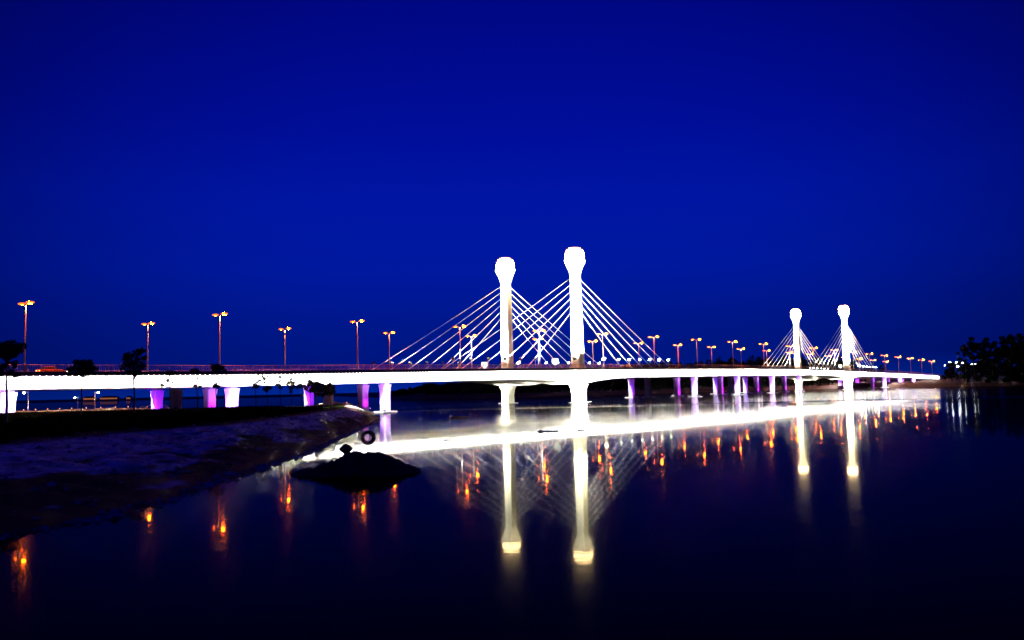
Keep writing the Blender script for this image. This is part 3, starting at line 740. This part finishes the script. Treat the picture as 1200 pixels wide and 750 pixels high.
# far-off wood, one dark mass
q = MB(); cnt = 0
while cnt < 1500:
    px = random.uniform(448, 1260); X0 = None
    Yd = FS(fx(px, 540 if px > 500 else 640)) + 14 + abs(random.gauss(0, 1)) * 95
    X = fx(px, Yd); z = far_h(X, Yd)
    if z < .4: continue
    rel = Vector((X, Yd, 0)) - B0; s_, l_ = rel.dot(BD), rel.dot(BN)
    if -75 < l_ < W + 12 and s_ < 640: continue
    hgt = random.uniform(4.5, 9.5) * (np.interp(px, [448, 500, 600, 800, 1010, 1060, 1100, 1300], [.35, .8, .9, 1.2, 1.25, .9, .6, 1]))
    for k in range(4):
        leaf_cloud(q, (X + random.uniform(-2, 2), Yd + random.uniform(-2, 2), z + hgt * (.25 + .19 * k)), hgt * .26 * (1.15 - .15 * k), 11, 1.1)
    q.tube([(X, Yd, z - .3), (X, Yd, z + hgt * .6)], .2, 4)
    cnt += 1
tag(q.build('far_wood', MAT['foliage2']), 'dark far-off wood along the far shore behind the bridge', 'woodland', kind='stuff')

# ------------------------------------------------------------------ promenade behind the bridge, left
def prom_z(x, y): return bank_h(x, y, False)
wl = [(at(px, 477, Yw).x, Yw) for px, Yw in ((12, 206), (60, 214), (110, 222), (160, 228), (230, 232), (300, 236), (370, 232), (418, 214))]
def smooth_line(pts, step):
    o = []
    for (x0, y0), (x1, y1) in zip(pts[:-1], pts[1:]):
        n = max(1, int(math.hypot(x1 - x0, y1 - y0) / step))
        o += [(x0 + (x1 - x0) * i / n, y0 + (y1 - y0) * i / n) for i in range(n)]
    return o + [pts[-1]]
ln = smooth_line(wl, 2.2)
wall_o = empty('promenade_wall', (0, 0, 0)); tag(wall_o, 'low lit stone wall along the promenade under the left of the bridge', 'wall')
for k in range(len(ln) - 1):
    (x0, y0), (x1, y1) = ln[k], ln[k + 1]
    z = prom_z((x0 + x1) / 2, (y0 + y1) / 2); d_ = Vector((x1 - x0, y1 - y0, 0)); L_w = d_.length; ang = math.atan2(d_.y, d_.x)
    h_ = .62 + random.uniform(-.12, .16)
    MB().loft([octa(0, 0, -.3, L_w / 2 - .04, .3, .06), octa(0, 0, h_ * .8, L_w / 2 - .04, .3, .06), octa(0, 0, h_, L_w / 2 - .14, .2, .06)]).build('stone', MAT['wall'], wall_o, ((x0 + x1) / 2, (y0 + y1) / 2, z), rz=ang)
def prom_lamp(px, Yl, topy, label, side=-1):
    X = fx(px, Yl); z = prom_z(X, Yl); H = at(px, topy, Yl).z - z
    o = empty('promenade_lamp', (X, Yl, z)); tag(o, label, 'street lamp', 'white lamps on the promenade')
    MB().tube([(0, 0, -.2), (0, 0, .6), (0, 0, .62), (0, 0, H)], [.16, .15, .1, .07], 7).build('pole', MAT['steel'], o)
    MB().tube([(0, 0, H - .4), (side * .4, -.1, H - .05), (side * .75, -.2, H - .05)], .04, 5).build('arm', MAT['steel'], o)
    h = MB().loft([octa(side * .85, -.2, H - .12, .28, .2, .06), octa(side * .85, -.2, H + .02, .2, .14, .05)]).build('lamp_head', MAT['dark'], o)
    MB().ball((side * .85, -.2, H - .2), .24, .24, .2, 10, 7).build('bowl', E_WHITE, h, smooth=True)
prom_lamp(33, 180, 459, 'white lamp on a pale pole beside the left lit pier under the bridge', -1)
prom_lamp(111, 196, 459, 'white lamp on a pale pole under the bridge right of the first bank tree', 1)
prom_lamp(91, 250, 465, 'small bright white lamp further back under the bridge, left of the first bank tree', -1)
# warm low bollard lights that wash the wall
def bollard(px, Yl, label):
    Yl = float(np.interp(px, [12, 60, 110, 160, 230, 300, 370, 418], [206, 214, 222, 228, 232, 236, 232, 214])) - 1.3
    X = fx(px, Yl); z = prom_z(X, Yl); o = empty('bollard_light', (X, Yl, z)); tag(o, label, 'bollard light', 'warm bollard lights along the promenade wall')
    MB().tube([(0, 0, -.1), (0, 0, .75)], .09, 8).build('post', MAT['dark'], o)
    MB().tube([(0, 0, .752), (0, 0, .98)], .1, 8).build('lens', emis_warm, o)
    MB().tube([(0, 0, .982), (0, 0, 1.05)], .13, 8).build('cap', MAT['dark'], o)
    pl = PL.get('b') or bpy.data.lights.new('bollard_glow', 'POINT'); PL['b'] = pl; pl.energy = 70; pl.color = (1, .42, .18); pl.shadow_soft_size = .15
    q_ = bpy.data.objects.new('bollard_glow', pl); C.objects.link(q_); q_.parent = o; q_.location = (0, -.35, 1.0)
PL = {}
emis_warm = emis('warm_bollard', (1, .30, .06), 3)
for k, (px, Yl) in enumerate([(28, 0), (42, 0), (56, 0), (70, 0), (84, 0), (101, 0), (118, 0), (135, 0), (150, 0), (172, 0), (212, 0), (240, 0), (352, 0), (378, 0), (405, 0)]):
    bollard(px, Yl, '%s warm bollard light from the left along the promenade wall' % ORD[k])
def hoop(px, Yl, r, label):
    X = fx(px, Yl); z = prom_z(X, Yl); o = empty('hoop_arch', (X, Yl, z)); tag(o, label, 'hoop arch', 'pale hoop arches by the purple pier')
    MB().tube([(r * math.cos(t), 0, r * 1.05 * math.sin(t)) for t in np.linspace(-.2, math.pi + .2, 13)], .06, 5).build('hoop', MAT['wall'], o)
    for sx in (-1, 1): MB().loft([octa(sx * r, 0, -.2, .16, .16, .04), octa(sx * r, 0, .16, .13, .13, .03)]).build('foot', MAT['wall'], o)
hoop(167, 218, .95, 'pale hoop arch left of the leftmost purple pier'); hoop(175, 217, 1.15, 'taller pale hoop arch touching the leftmost purple pier'); hoop(192, 219, 1.1, 'pale hoop arch right of the leftmost purple pier'); hoop(195, 216, .7, 'smallest pale hoop arch, just behind the thin sparse tree')
# far pavilions with lit fronts
def pavilion(px, Yp, wpx, label):
    X = fx(px, Yp); o = empty('pavilion', (X, Yp, 0)); tag(o, label, 'pavilion', 'lit pavilions beyond the promenade')
    z0 = far_h(X, Yp); z0 = max(z0, .2); hw = wpx / FPX * Yp / 2; top = at(px, 461, Yp).z; h = max(3.2, .62 * (top - z0))
    MB().box(-hw, hw, 0, 8, z0 - 1, z0 + h * .7).build('wall', MAT['plaster'], o)
    MB().loft([[(-hw - 1, -1, z0 + h * .7 + .01), (hw + 1, -1, z0 + h * .7 + .01), (hw + 1, 9, z0 + h * .7 + .01), (-hw - 1, 9, z0 + h * .7 + .01)], [(-hw * .6, 3.5, z0 + h), (hw * .6, 3.5, z0 + h), (hw * .6, 4.5, z0 + h), (-hw * .6, 4.5, z0 + h)]]).build('roof', MAT['roof'], o)
    n = max(3, int(hw / 1.2))
    for k in range(n):
        x = -hw + (k + .5) * 2 * hw / n; ww = hw / n * .6
        f_ = MB().box(x - ww - .12, x + ww + .12, -.06, -.003, z0 + h * .2, z0 + h * .58).build('window', MAT['plaster'], o)
        MB().box(x - ww, x + ww, -.09, -.062, z0 + h * .23, z0 + h * .55).build('pane', E_WIN, f_)
pavilion(104, 1540, 13, 'far orange-lit pavilion right of the first bank tree'); pavilion(127, 1550, 20, 'wider far orange-lit pavilion seen under the bridge'); pavilion(150, 1560, 5, 'tiny far lit hut under the bridge left of the tallest bank tree')
# white road lamps beyond the right end
def road_lamp(px, py, Yl, label, strength):
    X = fx(px, Yl); z = far_h(X, Yl); p = at(px, py, Yl); H = p.z - z
    o = empty('road_lamp', (p.x, Yl, z)); tag(o, label, 'road lamp', 'white road lamps beyond the right end of the bridge')
    MB().tube([(0, 0, -.3), (0, 0, H + .1)], [.11, .05], 6).build('pole', MAT['dark'], o)
    MB().tube([(0, 0, H), (.5, 0, H + .25), (.9, -.2, H + .25)], .05, 5).build('arm', MAT['dark'], o)
    h = MB().loft([octa(.9, -.3, H + .2, .3, .22, .06), octa(.9, -.3, H + .35, .2, .15, .05)]).build('lamp_head', MAT['dark'], o)
    MB().ball((.9, -.3, H + .1), strength * .75, strength * .75, strength * .6, 9, 7).build('bowl', E_WHITE, h, smooth=True)
for px, py, Yl, st, lab in [(1111, 424.5, 470, .5, 'white road lamp nearest the bridge end'), (1118.5, 425, 472, .5, 'white road lamp second from the bridge end'), (1120, 429.5, 460, .6, 'brightest bluish white road lamp beyond the bridge end'), (1126, 425.5, 474, .45, 'white road lamp left of the tall wood'), (1137, 427, 478, .35, 'small white lamp in front of the tall wood'), (1105, 428.5, 480, .25, 'faint white lamp close to the bridge end'), (1141, 427, 482, .22, 'faintest white lamp among the right trees')]:
    road_lamp(px, py, Yl, lab, st)

# ------------------------------------------------------------------ foreground mound, rock, tyre, mud bars
def mound(name, cx, cy, prof, depth, label, cat, nz=.12, n=70, m=22, group=None):
    """prof: (x offset, height) ridge profile; depth: half depth"""
    xs = [p[0] for p in prof]; hs = [p[1] for p in prof]
    q = MB(); v = []; f = []
    for i in range(n):
        x = xs[0] + (xs[-1] - xs[0]) * i / (n - 1); H = float(np.interp(x, xs, hs))
        ex = min(1, min(x - xs[0], xs[-1] - x) / (.16 * (xs[-1] - xs[0])) + .15)
        for j in range(m):
            t = -1 + 2 * j / (m - 1); y = t * depth * math.sqrt(ex)
            h = H * (1 - abs(t) ** 1.7) - .35 * abs(t) ** 3
            k = .6 * mnoise.noise((x * 1.1 + cx, y * 1.1, 1)) + .4 * mnoise.noise((x * 2.9 + cx, y * 2.9, 4)) + .3 * mnoise.noise((x * 6.5, y * 6.5 + cy, 7)) + .45 * abs(mnoise.noise((x * 4.5, y * 4.5 + cy, 21))) + .4 * abs(mnoise.noise((x * 11, y * 11 + cy, 2)))
            h += nz * k * min(1, .3 + H)
            if i in (0, n - 1) or j in (0, m - 1): h = min(h, -.12)
            v.append((x, y + .25 * mnoise.noise((x * .8, y, 11)), h))
    for i in range(n - 1):
        for j in range(m - 1): f.append((i * m + j, (i + 1) * m + j, (i + 1) * m + j + 1, i * m + j + 1))
    q.v = v; q.f = f; q.m = [0] * len(f)
    if n > 100:
        for _ in range(420):
            x, y, h = random.choice(v)
            if h < .02: continue
            r = .05 + .16 * random.random() ** 2.2
            pts = [(x + r * a_ * random.uniform(.6, 1.4), y + r * b_ * random.uniform(.6, 1.4), h + r * c_ * random.uniform(.5, 1.2)) for a_, b_, c_ in ((-1, 0, 0), (0, -1, .1), (1, 0, -.1), (0, 1, 0), (0, 0, 1), (0, 0, -1))]
            q.add(pts, [(0, 1, 4), (1, 2, 4), (2, 3, 4), (3, 0, 4), (1, 0, 5), (2, 1, 5), (3, 2, 5), (0, 3, 5)])
    o = q.build(name, MAT['rock'], None, (cx, cy, 0)); tag(o, label, cat, group); return o
Ym = 52.0; sc_ = Ym / FPX
cxm = (413 - 600) * sc_
mound('mud_mound', cxm, Ym, [((px - 413) * sc_, (553.5 - py) * sc_) for px, py in ((338, 555), (347, 551), (358, 548), (364, 552), (370, 546), (378, 543.5), (390, 541.5), (398, 537), (405, 532.5), (413, 530), (425, 532), (440, 532.5), (450, 534), (457, 538), (465, 543), (472, 547), (480, 548.5), (486, 551), (491, 555))], 2.3,
      'large black mound of mud and rubble in the water near the left bank', 'mound',   .26, 190, 60)
p = at(406, 526, 74.5); mound('rock', p.x, 74.5, [(-.68, 0), (-.4, .28), (-.05, .47), (.3, .3), (.66, .0)], .5, 'small pointed dark rock between the mound and the tyre', 'rock', .08, 20, 12)
# half-sunk tyre
pt = at(431.5, 512, 92.0)
ty = empty('tyre', (pt.x, 92.0, 0)); tag(ty, 'old dark tyre standing half sunk in the water', 'tyre')
ty.rotation_euler = (0, math.radians(-6), math.radians(10))
q = MB(); nu, nvv = 36, 12; R_, r_, wd_ = .60, .215, .30
for i in range(nu):
    a_ = 2 * math.pi * i / nu
    for j in range(nvv):
        b_ = 2 * math.pi * j / nvv; cb, sb = math.cos(b_), math.sin(b_)
        cb = math.copysign(abs(cb) ** .6, cb); sb = math.copysign(abs(sb) ** .6, sb)
        rr = R_ + r_ * cb; q.v.append((rr * math.cos(a_), wd_ * .5 * sb, rr * math.sin(a_)))
for i in range(nu):
    for j in range(nvv):
        q.f.append((i * nvv + j, i * nvv + (j + 1) % nvv, ((i + 1) % nu) * nvv + (j + 1) % nvv, ((i + 1) % nu) * nvv + j)); q.m.append(0)
q.build('casing', MAT['rubber'], ty, smooth=True)
q = MB()
for i in range(28):
    a_ = 2 * math.pi * i / 28
    ca, sa = math.cos(a_), math.sin(a_); t_ = Vector((-sa, 0, ca)); n_ = Vector((ca, 0, sa))
    c_ = n_ * .825
    vs = [c_ + t_ * dx + Vector((0, dy, 0)) + n_ * dz for dz in (-.03, .02) for dy in (-.14, .14) for dx in (-.04, .04)]
    q.add(vs, [(0, 2, 3, 1), (4, 5, 7, 6), (0, 1, 5, 4), (2, 6, 7, 3), (0, 4, 6, 2), (1, 3, 7, 5)])
q.build('tread', MAT['rubber'], ty)
# mud bars and driftwood
def bar(px, py, w_, h_, label, k):
    Yb = CAMZ * FPX / (py - (455.6 - .023 * (px - 600)))
    mound('mud_bar', fx(px, Yb), Yb, [(-w_ / 2, .0), (-w_ * .33, h_), (-w_ * .2, h_ * .5), (0, h_ * .6), (w_ * .2, h_ * .4), (w_ * .38, h_ * .5), (w_ / 2, 0)], .45, label, 'mud bar', .05, 30, 9, 'low mud bars in the water')
bar(639, 505, 2.7, .24, 'longest low mud bar in the bright reflection before the nearest tower', 1)
bar(678, 504, 1.1, .12, 'short mud bar right of the longest one', 2)
bar(536, 489, 4.0, .5, 'dark mud bar in the rippled blue water under the left span', 3)
bar(527, 515, 2.0, .10, 'thin mud bar in the bright reflection right of the tyre', 4)
bar(496, 513, .9, .08, 'tiny mud bar close to the right of the tyre', 5)
